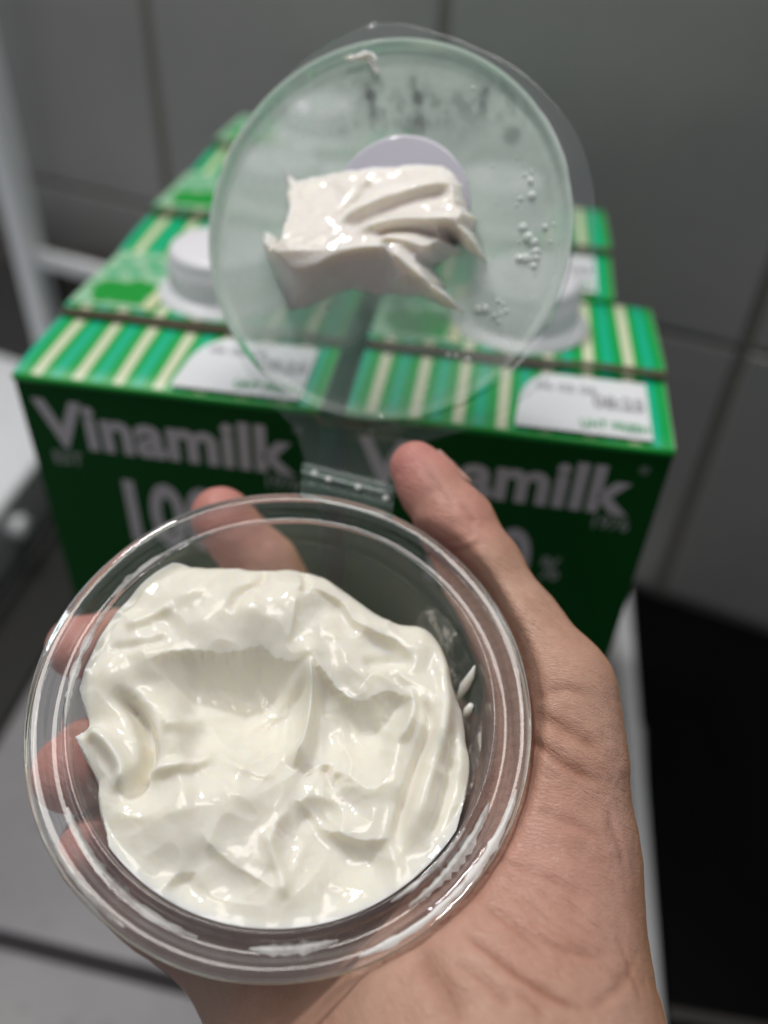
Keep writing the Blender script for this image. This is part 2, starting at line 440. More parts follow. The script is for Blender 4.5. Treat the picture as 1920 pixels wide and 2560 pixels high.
def make_carton():
    root = empty('milk_carton')
    # body with a soft front-top fold
    W, Dp, H = CWD, CDP, CHT
    b = .16
    v = []; f = []
    prof = [(0, 0), (0, H-b), (b*.3, H-b*.3), (b, H), ]
    # box with slightly bulging front
    nx, nz = 10, 16
    for k in range(nz+1):
        for i in range(nx+1):
            u = i/nx; z = (H-.12)*k/nz
            bul = .0*math.sin(math.pi*u)*math.sin(math.pi*min(1, k/nz))
            v.append((W*u, -bul, z))
    for k in range(nz):
        for i in range(nx): a = k*(nx+1)+i; f.append((a, a+1, a+nx+2, a+nx+1))
    v2, f2 = box(0.02, W-.02, .05, Dp, 0, H-.12, .06)
    vv, ff = join((v, f), (v2, f2))
    mi = [0]*len(f) + [1]*len(f2)
    mesh('box', vv, ff, [M['front_green'], M['side_green']], root, True, mi)
    # rounded green fold along the front top edge
    t = []
    for i in range(11):
        t.append((W*i/10, .02, H-.11))
    v, f = tube(t, .115, 10); mesh('front_fold', v, f, M['leaf_green'], root)
    # top: front panel rising to the seam, back panel behind it
    v = []; f = []; n = 12
    rows = [(0.0, H-.06), (.12, H+.01), (.8, H+.05), (2.0, H+.10), (3.0, H+.13), (FIN-.05, H+.12)]
    for y, z in rows:
        for i in range(n+1): v.append((W*i/n, y, z + .03*math.sin(i*1.3+y)))
    for k in range(len(rows)-1):
        for i in range(n): a = k*(n+1)+i; f.append((a, a+1, a+n+2, a+n+1))
    mesh('front_top_panel', v, f, M['stripes'], root)
    v = []; f = []
    rows = [(FIN-.06, H+.34), (FIN+.3, H+.36), (5.2, H+.28), (7.2, H+.16), (Dp-.1, H+.06), (Dp, H-.1)]
    for y, z in rows:
        for i in range(n+1): v.append((W*i/n, y, z + .02*math.sin(i*1.7+y)))
    for k in range(len(rows)-1):
        for i in range(n): a = k*(n+1)+i; f.append((a, a+1, a+n+2, a+n+1))
    mesh('rear_top_panel', v, f, M['stripes'], root)
    # folded seam: strip of raw board, curling up at the middle
    v = []; f = []; n = 24
    for i in range(n+1):
        u = i/n; lift = .16*math.exp(-((u-.72)/.2)**2) + .05*math.sin(u*9)
        yy = FIN-.42 - .10*math.sin(u*3.1)
        for (dy, dz) in ((0, .20), (0, .27), (.30, .37), (.30, .31)):
            v.append((W*u, yy+dy, CHT+dz+lift*(1 if dy == 0 else .4)))
    for i in range(n):
        for k in range(4): a = i*4+k; c = i*4+(k+1) % 4; f.append((a, c, c+4, a+4))
    f.append((0, 1, 2, 3)); f.append((n*4+3, n*4+2, n*4+1, n*4))
    mesh('top_seam', v, f, M['card'], root)
    # white date label with one rounded corner, on the front panel
    pts = [(4.80, .10), (8.62, .10), (8.62, 3.0)] + [(5.9-1.05*math.sin(a), 3.0-1.9+1.9*math.cos(a)) for a in np.linspace(0, math.pi/2, 8)]
    pts += [(4.80, .5)]
    def topz(y): return CHT+.15 + min(y, 2.)*.03
    v = [(x, y, topz(y)) for x, y in pts]
    mesh('date_label', v, [tuple(range(len(pts)))], M['label_white'], root, False)
    # rear panel prints
    def sheet(name, pts, z, mat):
        return mesh(name, [(x, y, z-.034*(y-FIN)) for x, y in pts], [tuple(range(len(pts)))], mat, root, False)
    sheet('pale_panel', [(.05, 3.9), (2.9, 3.9), (2.9, 8.3), (.05, 8.3)], CHT+.40, M['print_pale'])
    pr = random.Random(5); bl = []
    for i in range(22):
        a = 2*math.pi*i/22; r = 1+.22*pr.uniform(-1, 1)
        bl.append((1.45+1.1*r*math.cos(a), 5.0+.95*r*math.sin(a)))
    sheet('leaf_print', bl, CHT+.41, M['leaf_green'])
    for q, (ax, ay) in enumerate([(.6, 6.4), (1.3, 6.6), (2.0, 6.9), (.7, 7.3), (1.6, 7.6)]):
        sheet('leaf_print', [(ax+.32*math.cos(a)*(1+.3*math.sin(3*a)), ay+.28*math.sin(a)) for a in np.linspace(0, 6.0, 10)], CHT+.41, M['mid_green'])
    sheet('cream_line', [(2.5, 3.9), (2.9, 3.9), (2.9, 8.3), (2.5, 8.3)], CHT+.415, simple_cream)
    # screw cap on a white base
    bx, by = 4.72, 6.0
    v, f = lathe([(0, .30), (1.9, .28), (2.15, .10), (2.25, 0)], 40)
    o = mesh('cap_base', v, f, M['label_white'], root); o.location = Vector((bx, by, CHT+.36))*S
    v, f = lathe([(0, 1.45), (1.50, 1.45), (1.66, 1.40), (1.74, 1.26), (1.76, .85), (1.80, .82), (1.80, .2), (1.86, .12), (1.86, 0)], 64)
    cap = mesh('screw_cap', v, f, M['cap'], root); cap.location = Vector((bx, by, CHT+.5))*S
    v = []; f = []
    for i in range(48):
        a = 2*math.pi*i/48; x, y = 1.79*math.cos(a), 1.79*math.sin(a); c, s_ = math.cos(a)*.04, math.sin(a)*.04
        k = len(v); px, py = -math.sin(a)*.05, math.cos(a)*.05
        v += [(x-px, y-py, .25), (x+px, y+py, .25), (x+px, y+py, .8), (x-px, y-py, .8), (x+c, y+s_, .25), (x+c, y+s_, .8)]
        f += [(k, k+4, k+5, k+3), (k+4, k+1, k+2, k+5), (k+3, k+5, k+2)]
    mesh('cap_ribs', v, f, M['cap'], cap, False)
    # printing on the front
    fy = -.19
    return root
simple_cream = simple('cream_print', (.62, .66, .40), .45)
proto = make_carton()

def front_print(root, dx=0.):
    y = -.006
    def T(name, body, mat, x, z, size, sx, off, **k):
        return text_mesh(name, body, mat, root, (x+dx, y, z), size, sx, off, **{**k, 'ext': .005})
    T('brand_lettering', 'Vinamilk', M['print_white'], .50, CHT-2.45, 2.30, .95, .085, ext=.02, space=1.03)
    T('small_print', 'EST', M['print_pale2'], .60, CHT-3.2, .68, .95, .01)
    T('small_print', '1976', M['print_pale2'], 7.45, CHT-3.12, .70, .85, .01)
    T('number_print', '100', M['print_white'], 2.35, CHT-6.1, 3.55, .68, .10, ext=.02)
    T('percent_print', '%', M['print_pale2'], 6.3, CHT-5.5, 1.35, .72, .02)
    T('small_print', '\u00ae', M['print_pale2'], 8.45, CHT-.95, .40, 1., .0)
M['print_pale2'] = simple('small_white_print', (.42, .46, .42), .45)
front_print(proto)
def label_print(root):
    z = CHT+.215
    text_mesh('date_print', '06 02 06', M['print_grey'], root, (5.35, 2.10, z), .50, 1.0, .01, rot=(0, 0, 0), ext=.004)
    text_mesh('date_print', '08:25', M['print_grey'], root, (7.0, 1.45, z), .85, .8, .02, rot=(0, 0, 0), ext=.004)
    text_mesh('label_words', 'UHT FRESH', M['print_green'], root, (6.6, .35, z), .55, .7, .005, rot=(0, 0, 0), ext=.004)
label_print(proto)
def copy_tree(o, parent=None):
    c = o.copy(); link(c); c.parent = parent
    for ch in list(o.children): copy_tree(ch, c)
    return c
spots = [(0.02, .02, 0, 'green striped milk carton at the front left, behind the index fingertip'),
         (10.02, .10, -.004, 'green striped milk carton at the front right, behind the thumb'),
         (-.2, 8.72, .004, 'second milk carton in the left row, directly behind the front left one'),
         (8.85, 9.1, .0, 'rear milk carton of the right row, seen past the right edge of the fogged lid'),
         (-.3, 17.4, .0, 'farthest milk carton at the left, its striped top nearest the tiled wall')]
for i, (x, y, rz_, lab) in enumerate(spots):
    o = proto if i == 0 else copy_tree(proto)
    o.location = Vector((x, y, .01))*S; o.rotation_euler = (0, 0, rz_)
    tag(o, lab, 'milk carton', 'green milk cartons standing on the counter')

# ------------------------------------------------------------------ frames of the cup and its lid
def unit(a): a = np.asarray(a, float); return a/np.linalg.norm(a)
CC = np.array([-1.864, 3.544, 16.192]); CN = unit([.091, -.543, -.835])
CEY = unit(np.array([0, -1., 0]) - np.array([0, -1., 0]).dot(CN)*CN); CEX = np.cross(CEY, CN)
LC = np.array([-.048, -6.616, 20.157]); LN = unit([-.227, .064, -.972])
LEY = unit(np.array([0, -1., 0]) - np.array([0, -1., 0]).dot(LN)*LN); LEX = np.cross(LEY, LN)
def cupl(x, y, z=-.3):
    r = P(x, y, 1.); q = r*((CC+CN*z).dot(CN)/r.dot(CN)) - CC; return (q.dot(CEX), q.dot(CEY))
def lidl(x, y, z=0.):
    r = P(x, y, 1.); q = r*((LC+LN*z).dot(LN)/r.dot(LN)) - LC; return (q.dot(LEX), q.dot(LEY))
cup = empty('plastic_cup', tuple(C2W(CC)), axes=(V2W(CEX), V2W(CEY), V2W(CN)))
tag(cup, 'round clear plastic cup held in the hand, its hinged lid standing open behind it', 'cup')

# cup body
prof = [(4.66, -.44), (4.74, -.42), (4.76, -.34), (4.76, -.08), (4.74, -.02), (4.69, .02), (4.60, .03), (4.50, .02), (4.45, -.02), (4.43, -.08),
        (4.41, -.26), (4.38, -.33), (4.31, -.36), (4.20, -.36), (4.15, -.33), (4.13, -.26), (4.11, -.10), (4.07, -.05), (4.02, -.04), (3.99, -.06),
        (3.98, -.12), (3.97, -.40), (3.94, -.62), (3.84, -.70), (3.80, -.80), (3.70, -1.2), (3.55, -1.9), (3.38, -2.7), (3.24, -3.4), (3.16, -3.60), (3.04, -3.70), (2.88, -3.72),
        (2.78, -3.66), (2.6, -3.60), (1.5, -3.58), (.02, -3.58)]
v, f = lathe(prof, 192)
v = np.array(v); ang = np.arctan2(v[:, 1], v[:, 0]); rr = np.hypot(v[:, 0], v[:, 1])
v[:, 2] += np.where(rr > 4.0, .03*np.sin(2*ang+.6)+.012*np.sin(7*ang), 0)
cup_body = mesh('cup_body', v, f, M['cup'], cup)

# ------------------------------------------------------------------ cream in the cup (height field in the cup's own frame)
def wallr(z): return np.interp(z, [-3.6, -3.4, -2.7, -1.9, -1.2, -.8, -.62, -.4, -.12, .3], [3.12, 3.20, 3.34, 3.51, 3.66, 3.76, 3.88, 3.93, 3.95, 3.95])
outline = catmull([cupl(*p) for p in [(160, 1592), (182, 1556), (172, 1500), (158, 1440), (188, 1385), (222, 1325), (275, 1268), (335, 1228), (400, 1212), (470, 1212), (560, 1222), (640, 1220), (700, 1238),
        (770, 1282), (850, 1332), (925, 1345), (962, 1392), (985, 1470), (1012, 1550), (1022, 1640), (1008, 1720), (985, 1800), (960, 1880), (905, 1955),
        (800, 2010), (700, 2045), (600, 2060), (450, 2040), (330, 1965), (250, 1880), (228, 1800), (212, 1740), (204, 1680), (196, 1630)]], 4)[:-4]
def smax(a, b, k): return -smin(-a, -b, k)
def cliff(h, x, y, px, D, L, jag=.03, sign=1, endw=.16, edge=.05):
    pts = catmull([cupl(*p) for p in px], 6)
    d, t, s = polydist(x, y, pts)
    s = s*sign*d + jag*fbm(x*7, y*7, 2)*np.exp(-(d/.09)**2)
    win = sstep(0, endw, t)*sstep(0, endw, 1-t)
    L = L*.62; q = np.maximum(s, 0)/L; drop = D*win*q*np.exp(1-q)
    if x.shape[0] > 3 and L > .25:
        sm = drop
        for _ in range(70):
            sm = (np.vstack([sm[:1], sm[:-1]])+2*sm+np.vstack([sm[1:], sm[-1:]]))/4
            sm = (np.roll(sm, 1, 1)+2*sm+np.roll(sm, -1, 1))/4
        k = sstep(.06, .35, s); drop = drop*(1-k)+sm*k
    return h - drop
def ridge(h, x, y, px, A, w, p=1., endw=.2):
    pts = catmull([cupl(*q) for q in px], 6)
    d, t, s = polydist(x, y, pts)
    win = sstep(0, endw, t)*sstep(0, endw, 1-t)
    e = np.exp(-np.sqrt(d*d+.0009)/w) if p == 1 else np.exp(-(d/w)**2)
    return h + A*win*e
def scoop(h, x, y, px, z0, w, k, sm=.03, lip=None):
    """a spoon's track: a parabolic trough cut along a path"""
    pts = catmull([cupl(*q) for q in px], 6)
    d, t, s = polydist(x, y, pts)
    z = np.interp(t, np.linspace(0, 1, len(z0)), z0)
    z = z + k*(d/w)**2
    if lip is not None:
        d2, t2, s2 = polydist(x, y, catmull([cupl(*q) for q in lip], 6)); s2 = s2*d2 + .03*fbm(x*6, y*6, 2)
        z = z + 9*np.clip(s2, 0, None)
    return smin(h, z, sm)
def cream_h(x, y):
    wx = x + .10*fbm(x*1.1+3, y*1.1, 2); wy = y + .10*fbm(x*1.1, y*1.1+9, 2)
    h = -.33 + .10*fbm(wx*.8, wy*.8, 2)
    B = lambda px, A, w: A*np.exp(-((x-cupl(*px)[0])**2+(y-cupl(*px)[1])**2)/w**2)
    h = h + B((470, 1320), .34, .95) + B((400, 1290), .12, .35) + B((540, 1330), .14, .3) + B((720, 1350), .14, .3) + B((330, 1430), .10, .35) + B((880, 1440), .10, .3) + B((640, 1320), .42, .75) + B((300, 1400), .15, .6) + B((760, 1400), .20, .7)
    h = h + B((440, 1700), .30, .95) + B((560, 1740), .12, .7) + B((900, 1560), .10, .5) + B((560, 1930), .12, .9) + B((820, 1690), .12, .6)
    # big spoon tracks
    h = h + B((560, 1505), -.42, .75) + B((800, 1560), -.18, .55)
    #h = scoop(h, x, y, [(590, 1452), (540, 1510), (470, 1560), (380, 1590)], [-1.35, -1.20, -.75, -.35], 1.05, .75, .06, [(250, 1420), (385, 1404), (440, 1413), (500, 1414), (562, 1398), (600, 1420), (640, 1428), (690, 1424)])
    #h = scoop(h, x, y, [(760, 1540), (800, 1580), (850, 1600)], [-.95, -.85, -.40], .75, .6, .06, [(640, 1400), (672, 1430), (705, 1464), (745, 1500), (785, 1512), (815, 1498), (850, 1490), (900, 1530), (960, 1560)])
    h = cliff(h, x, y, [(300, 1440), (385, 1412), (440, 1412), (500, 1412), (562, 1398), (600, 1420), (640, 1430), (680, 1420)], .80, 1.05, .05, -1, .3)
    h = cliff(h, x, y, [(672, 1428), (705, 1462), (745, 1500), (785, 1512), (815, 1498), (850, 1490), (900, 1520)], .46, .75, .03, -1, .12)
    h = ridge(h, x, y, [(667, 1424), (672, 1480), (668, 1540), (655, 1600), (630, 1660)], .80, .14)
    h = h + B((668, 1418), .22, .28)
    # deep hole at the left
    h = ridge(h, x, y, [(240, 1490), (285, 1525), (312, 1575), (322, 1635), (296, 1700), (260, 1730)], -.62, .13, 2)
    h = h + B((250, 1465), .14, .3) + B((375, 1580), .16, .35)
    
    h = ridge(h, x, y, [(345, 1570), (400, 1560), (420, 1520)], .18, .16, 2)
    h = ridge(h, x, y, [(166, 1580), (215, 1590), (265, 1660), (250, 1720)], .34, .15, 2)
    h = ridge(h, x, y, [(300, 1690), (330, 1670), (420, 1650), (470, 1620)], .16, .12, 2)
    # upper bank with folds
    h = cliff(h, x, y, [(650, 1270), (735, 1300), (765, 1340), (800, 1362), (860, 1385), (905, 1440)], .24, .35, .02, -1, .2)
    h = ridge(h, x, y, [(655, 1232), (662, 1270), (650, 1300)], -.14, .07, 2)
    h = ridge(h, x, y, [(570, 1225), (565, 1260), (520, 1290), (500, 1340)], -.16, .09, 2)
    ax_, ay_ = cupl(668, 1424); ph = np.arctan2(y-ay_, x-ax_); rh = np.hypot(x-ax_, y-ay_)
    low = sstep(-.1, -.5, np.sin(ph))*sstep(.5, 1.8, rh)*(1-sstep(4.2, 5.5, rh))
    fold = 1-np.abs(fbm(ph*2.6+.35*rh+1.7, rh*.45, 2)); h = h + .15*low*(fold-.7)
    h = ridge(h, x, y, [(270, 1360), (330, 1335), (380, 1315)], .14, .12, 2)
    h = ridge(h, x, y, [(230, 1400), (310, 1400), (370, 1380)], -.12, .10, 2)
    h = ridge(h, x, y, [(640, 1300), (632, 1350), (620, 1400)], .10, .06)
    h = ridge(h, x, y, [(780, 1440), (840, 1420), (900, 1430)], -.16, .14, 2)
    # right bank flowing down
    h = ridge(h, x, y, [(948, 1380), (965, 1500), (950, 1600), (905, 1740), (880, 1830)], .22, .18, 2)
    h = ridge(h, x, y, [(905, 1500), (930, 1560), (905, 1640), (870, 1750), (850, 1850)], -.22, .10, 2)
    h = ridge(h, x, y, [(880, 1480), (890, 1540), (860, 1610)], .16, .09, 2)
    h = ridge(h, x, y, [(985, 1560), (970, 1700), (925, 1830)], -.18, .10, 2)
    # lower swirls
    h = cliff(h, x, y, [(628, 1720), (680, 1745), (720, 1790), (780, 1815), (850, 1810)], .34, .40, .02, -1, .2)
    h = scoop(h, x, y, [(690, 1760), (640, 1810), (610, 1880)], [-.62, -.52, -.34], .45, .3, .05)
    h = ridge(h, x, y, [(700, 1640), (720, 1690), (735, 1660)], -.16, .09, 2)
    h = cliff(h, x, y, [(428, 1790), (470, 1840), (540, 1890), (610, 1925)], .18, .6, .02, -1, .25)
    h = ridge(h, x, y, [(620, 1950), (600, 1870), (575, 1790)], .12, .10, 2)
    h = cliff(h, x, y, [(345, 1930), (380, 1890), (430, 1880)], .16, .5, .02, -1, .25)
    h = ridge(h, x, y, [(470, 1620), (520, 1660), (600, 1680)], .08, .10, 2)
    h = ridge(h, x, y, [(740, 1590), (760, 1640), (750, 1690)], .12, .08)
    # churned fine structure
    rn = 1-np.abs(fbm(wx*.75+5, wy*.75+2, 2)); h = h + .19*(rn-.75)
    h = h + .016*fbm(wx*2.3, wy*2.3, 2) + .0022*fbm(x*9, y*9, 2) + .016*fbm(wx*5.5, wy*5.5, 2)*sstep(.0, .6, fbm(x*.9+7, y*.9, 1))
    # towards the walls
    d, t, s = polydist(x, y, outline, True); ins = inside(x, y, outline)
    sd = np.where(ins, d, -d)
    back = 0*x+sstep(1.2, 2.6, y)+sstep(3.0, 3.6, x)*sstep(-2.0, -.5, y)
    back = np.clip(back, 0, 1)
    edge = h - .28*np.exp(-np.maximum(sd, 0)/.20)*(1-sstep(3.75, 3.95, np.hypot(x, y)))
    out = np.where(ins, edge, h-.28 - np.minimum(-sd*3.0, 2.8))
    h = np.where(sd > 0, edge, out)
    r = np.hypot(x, y)
    h = np.where(r > 3.55, h*(1-.35*sstep(3.55, 3.9, r)*(1-back)) - .10*sstep(3.55, 3.9, r)*(1-back), h)
    return np.clip(h, -3.3, .75)
NR, NA = 260, 760
s_ = np.linspace(.002, 1, NR)[:, None]; a_ = np.linspace(0, 2*np.pi, NA, endpoint=False)[None, :]
gx = 3.94*s_*np.cos(a_); gy = 3.94*s_*np.sin(a_); gh = cream_h(gx, gy)
scl = 1 - (1-wallr(gh)/3.94)*s_**3
vx = gx*scl; vy = gy*scl
V_ = [np.stack([vx, vy, gh], -1)]
hb = gh[-1]
for k in range(1, 9):                                  # skirt along the wall down to the floor of the cup
    z = hb + (-3.52-hb)*k/8; r = wallr(z)-.01
    V_.append(np.stack([r*np.cos(a_[0]), r*np.sin(a_[0]), z], -1)[None])
V_ = np.concatenate(V_).reshape(-1, 3); rows = NR+8
i = np.arange(rows-1)[:, None]*NA; j = np.arange(NA)[None, :]; j2 = (j+1) % NA
F_ = np.stack([i+j, i+NA+j, i+NA+j2, i+j2], -1).reshape(-1, 4)[:, ::-1].tolist()
F_.append(list(range(NA))); F_.append(list(range((rows-1)*NA, rows*NA))[::-1])
cr = mesh('cream', V_, F_, M['cream'])
cr.matrix_world = cup.matrix_world.copy()
tag(cr, 'thick off-white cream in swirls and peaks filling the clear cup', 'cream')

# smears of cream left in the groove of the rim, some painted as its highlights
def smear(pts, w, h, name='rim_smear_glint', seed=1, parent=cup, mat='smear', fr=None):
    r_ = random.Random(seed); v = []; f = []; n = len(pts); K = 8
    for k, (x, y, z) in enumerate(pts):
        a = pts[max(k-1, 0)]; b = pts[min(k+1, n-1)]; t = unit([b[0]-a[0], b[1]-a[1], 0]); nx_, ny_ = -t[1], t[0]
        ww = w*math.sin(math.pi*(k+.5)/n)**.5*r_.uniform(.55, 1.25)
        for q in range(K):
            u = q/(K-1)*2-1
            v.append((x+nx_*u*ww, y+ny_*u*ww, z+h*(1-u*u)*r_.uniform(.8, 1.1)))
    for k in range(n-1):
        for q in range(K-1): a = k*K+q; f.append((a, a+1, a+K+1, a+K))
    return mesh(name, v, f, M[mat], parent)
def arc(r, a0, a1, z, n=18): return [(r*math.cos(math.radians(a0+(a1-a0)*i/(n-1))), r*math.sin(math.radians(a0+(a1-a0)*i/(n-1))), z) for i in range(n)]
smear(arc(4.25, 205, 250, -.35, 30), .10, .03, seed=2)
smear(arc(4.24, 262, 282, -.35, 16), .10, .04, seed=3)
smear(arc(4.62, 212, 236, .035, 22), .05, .015, seed=4)
smear(arc(4.03, 150, 186, -.04, 26), .07, .05, seed=5)
smear(arc(4.26, 128, 146, -.35, 16), .09, .03, seed=6)
smear(arc(4.60, 285, 312, .035, 18), .07, .015, seed=8)
smear(arc(4.25, 300, 332, -.34, 26), .11, .05, seed=12)  # from here down: smeared cream doubling as the rim's painted highlights
smear(arc(4.60, 305, 336, .035, 26), .09, .03, seed=13)
smear(arc(4.05, 296, 322, -.04, 22), .06, .04, seed=14)
v, f = join(tube([(3.50, .25, -1.15), (3.66, .50, -.85), (3.76, .62, -.62), (3.83, .78, -.45)], [.03, .11, .08, .012]),
            tube([(3.60, -.12, -1.05), (3.68, .0, -.9), (3.74, .08, -.78)], [.04, .09, .05]))
mesh('wall_smear', v, f, M['cream'], cup)
for a0_, a1_, z0_, z1_ in ((-62, 38, -.55, -1.5), (128, 205, -.52, -1.3)):
    v, f = lathe([(float(wallr(z))-.02, z) for z in np.linspace(z0_, z1_, 6)], 40, math.radians(a0_), math.radians(a1_))
    mesh('wall_residue', v, f, M['residue'], cup)

# ------------------------------------------------------------------ lid
lid = empty('lid', parent_loc := tuple((0, 0, 0)))
lid.parent = cup
Rc = np.array([CEX, CEY, CN]); off = Rc @ (LC-CC); RL = np.array([Rc@LEX, Rc@LEY, Rc@LN]).T
lid.matrix_basis = Matrix([[*RL[0], off[0]*S], [*RL[1], off[1]*S], [*RL[2], off[2]*S], [0, 0, 0, 1]])
ZF = -.75
fl = [(925, 60), (1010, 58), (1090, 80), (1190, 118), (1260, 150), (1314, 187), (1380, 250), (1440, 331), (1470, 410), (1486, 500), (1490, 600), (1481, 690), (1450, 790), (1420, 860), (1365, 960), (1230, 1045), (1100, 1095), (1050, 1110), (1010, 1130), (992, 1160),
      (985, 1212), (870, 1190), (768, 1168), (762, 1147), (739, 1071), (700, 1030), (655, 991), (600, 900), (560, 800), (535, 700), (525, 600), (540, 480), (580, 380), (640, 280), (720, 190), (800, 125), (860, 90)]
fl = np.array([lidl(x*.8641, y*.8641, ZF) for x, y in fl])
fa = np.arctan2(fl[:, 1], fl[:, 0]); order = np.argsort(fa); fa = fa[order]; frr = np.hypot(fl[:, 0], fl[:, 1])[order]
NA2 = 192; aa = np.linspace(-np.pi, np.pi, NA2, endpoint=False)
Ro = np.interp(aa, np.r_[fa[-1]-2*np.pi, fa, fa[0]+2*np.pi], np.r_[frr[-1], frr, frr[0]])
Ro = np.maximum(Ro, 4.50)
v = []; f = []
rings = [(lambda k: Ro[k], ZF-.02), (lambda k: Ro[k]-.01, ZF+.01), (lambda k: Ro[k]-.05, ZF+.015), (lambda k: Ro[k]*.5+2.3, ZF), (lambda k: 4.48, ZF), (lambda k: 4.465, ZF+.06), (lambda k: 4.455, -.12), (lambda k: 4.45, -.03), (lambda k: 4.40, .01), (lambda k: 4.34, .0),
         (lambda k: 4.28, -.06), (lambda k: 4.24, -.14), (lambda k: 4.15, -.17)]
for rf, z in rings:
    for k in range(NA2): v.append((rf(k)*math.cos(aa[k]), rf(k)*math.sin(aa[k]), z))
for q in range(len(rings)-1):
    for k in range(NA2): j = (k+1) % NA2; f.append((q*NA2+k, q*NA2+j, (q+1)*NA2+j, (q+1)*NA2+k))
f.append(tuple(range((len(rings)-1)*NA2, len(rings)*NA2)))
mesh('lid_shell', v, f, M['lid'], lid)

# condensation on the lid's inner face, carried as a density attribute
NRf, NAf = 90, 240
rr_ = np.linspace(.01, 4.42, NRf)[:, None]; at_ = np.linspace(0, 2*np.pi, NAf, endpoint=False)[None, :]
fx = rr_*np.cos(at_); fy = rr_*np.sin(at_)
fz = np.where(rr_ < 4.2, -.155, np.interp(rr_, [4.2, 4.26, 4.32, 4.42], [-.15, -.06, .015, .02]))+0*fx
fog = .90 + .05*fbm(fx*.5, fy*.5, 2)
lo = np.array(lidl(770, 700)); hi = np.array(lidl(640, 860))
def blob(px, sx, sy, A):
    c = lidl(*px); return A*np.exp(-((fx-c[0])/sx)**2-((fy-c[1])/sy)**2)
low = sstep(lidl(760, 695)[1], lidl(760, 765)[1], fy + .45*vnoise(fx*.9+4, fy*.9))
fog = fog*(1-.80*low)
fog = fog - blob((790, 690), .45, .65, .38) - blob((930, 655), .5, .4, .16)
fog = fog + blob((600, 640), 1.3, .8, .05)
band = np.exp(-((fy-lidl(860, 235)[1])/.55)**2)
fog = fog - .34*band*sstep(.42, .62, .5+.55*fbm(fx*3.6, fy*2.0, 3, 4.))
for q in [(735, 290, .22), (893, 268, .30), (1105, 288, .22), (650, 230, .20), (800, 200, .14), (905, 205, .16), (670, 160, .12)]:
    c = lidl(q[0], q[1]); fog = fog - .48*np.exp(-(((fx-c[0])/q[2])**2+((fy-c[1])/q[2])**2)**2)
for q in [((790, 180), (800, 240)), ((890, 165), (895, 215)), ((1050, 190), (1040, 240))]:
    d, t, s = polydist(fx, fy, [lidl(*q[0]), lidl(*q[1])]); fog = fog - .5*np.exp(-(d/.10)**2)
fog = fog + .14*sstep(3.98, 4.06, rr_)*(1-low) + .08*sstep(3.95, 4.1, rr_)*low
fog = np.clip(fog, .0, 1)
vf = np.stack([fx, fy, fz+.012], -1).reshape(-1, 3)
i = np.arange(NRf-1)[:, None]*NAf; j = np.arange(NAf)[None, :]; j2 = (j+1) % NAf
ff = np.stack([i+j, i+NAf+j, i+NAf+j2, i+j2], -1).reshape(-1, 4).tolist()
fo = mesh('condensation_film', vf, ff, M['fog'], lid)
at = fo.data.attributes.new('fog', 'FLOAT', 'POINT'); at.data.foreach_set('value', fog.reshape(-1).astype(np.float32))

# droplets
def dome(cx, cy, r, hgt, z, n=10, m_=4):
    v = []; f = []
    for k in range(m_):
        a = k/m_*math.pi/2
        for i in range(n): v.append((cx+r*math.cos(a)*math.cos(2*math.pi*i/n), cy+r*math.cos(a)*math.sin(2*math.pi*i/n), z+hgt*math.sin(a)))
    v.append((cx, cy, z+hgt)); t = len(v)-1
    for k in range(m_-1):
        for i in range(n): j = (i+1) % n; f.append((k*n+i, k*n+j, (k+1)*n+j, (k+1)*n+i))
    for i in range(n): f.append(((m_-1)*n+i, (m_-1)*n+(i+1) % n, t))
    return v, f
drops = []
rdp = random.Random(4)
for (x, y, r) in [(1136, 375, 6), (1152, 367, 6), (1142, 384, 6), (1147, 394, 7), (1128, 428, 7), (1144, 416, 8), (1132, 490, 9), (1174, 484, 7), (1144, 509, 10), (1152, 524, 10), (1126, 552, 9), (1134, 558, 9), (1120, 552, 8), (1156, 542, 9), (1157, 558, 10), (1150, 576, 10),
                  (1040, 660, 9), (1047, 668, 11), (1035, 668, 8), (1074, 650, 7), (1090, 672, 6), (1063, 685, 7), (1077, 690, 8), (968, 768, 6), (983, 772, 7), (1005, 770, 6), (700, 668, 5), (832, 762, 7), (803, 400, 4), (850, 425, 6), (1010, 388, 5)]:
    r *= rdp.uniform(.55, 1.15); x += rdp.uniform(-5, 5); y += rdp.uniform(-5, 5)
    c = lidl(x, y); drops.append(dome(c[0], c[1], r*.012, r*.0075, -.14, 14, 6))
rd = random.Random(11)
for k in range(70):
    a = rd.uniform(0, 6.28); r = 4.0*math.sqrt(rd.random()); x, y = r*math.cos(a), r*math.sin(a)
    if x < 1.2 and y > -2.2: continue
    drops.append(dome(x, y, rd.uniform(.02, .05), .02, -.14, 8, 3))
v, f = join(*drops); o = mesh('condensation_droplets', v, f, M['glint_white'], lid); tag(o, kind='stuff')

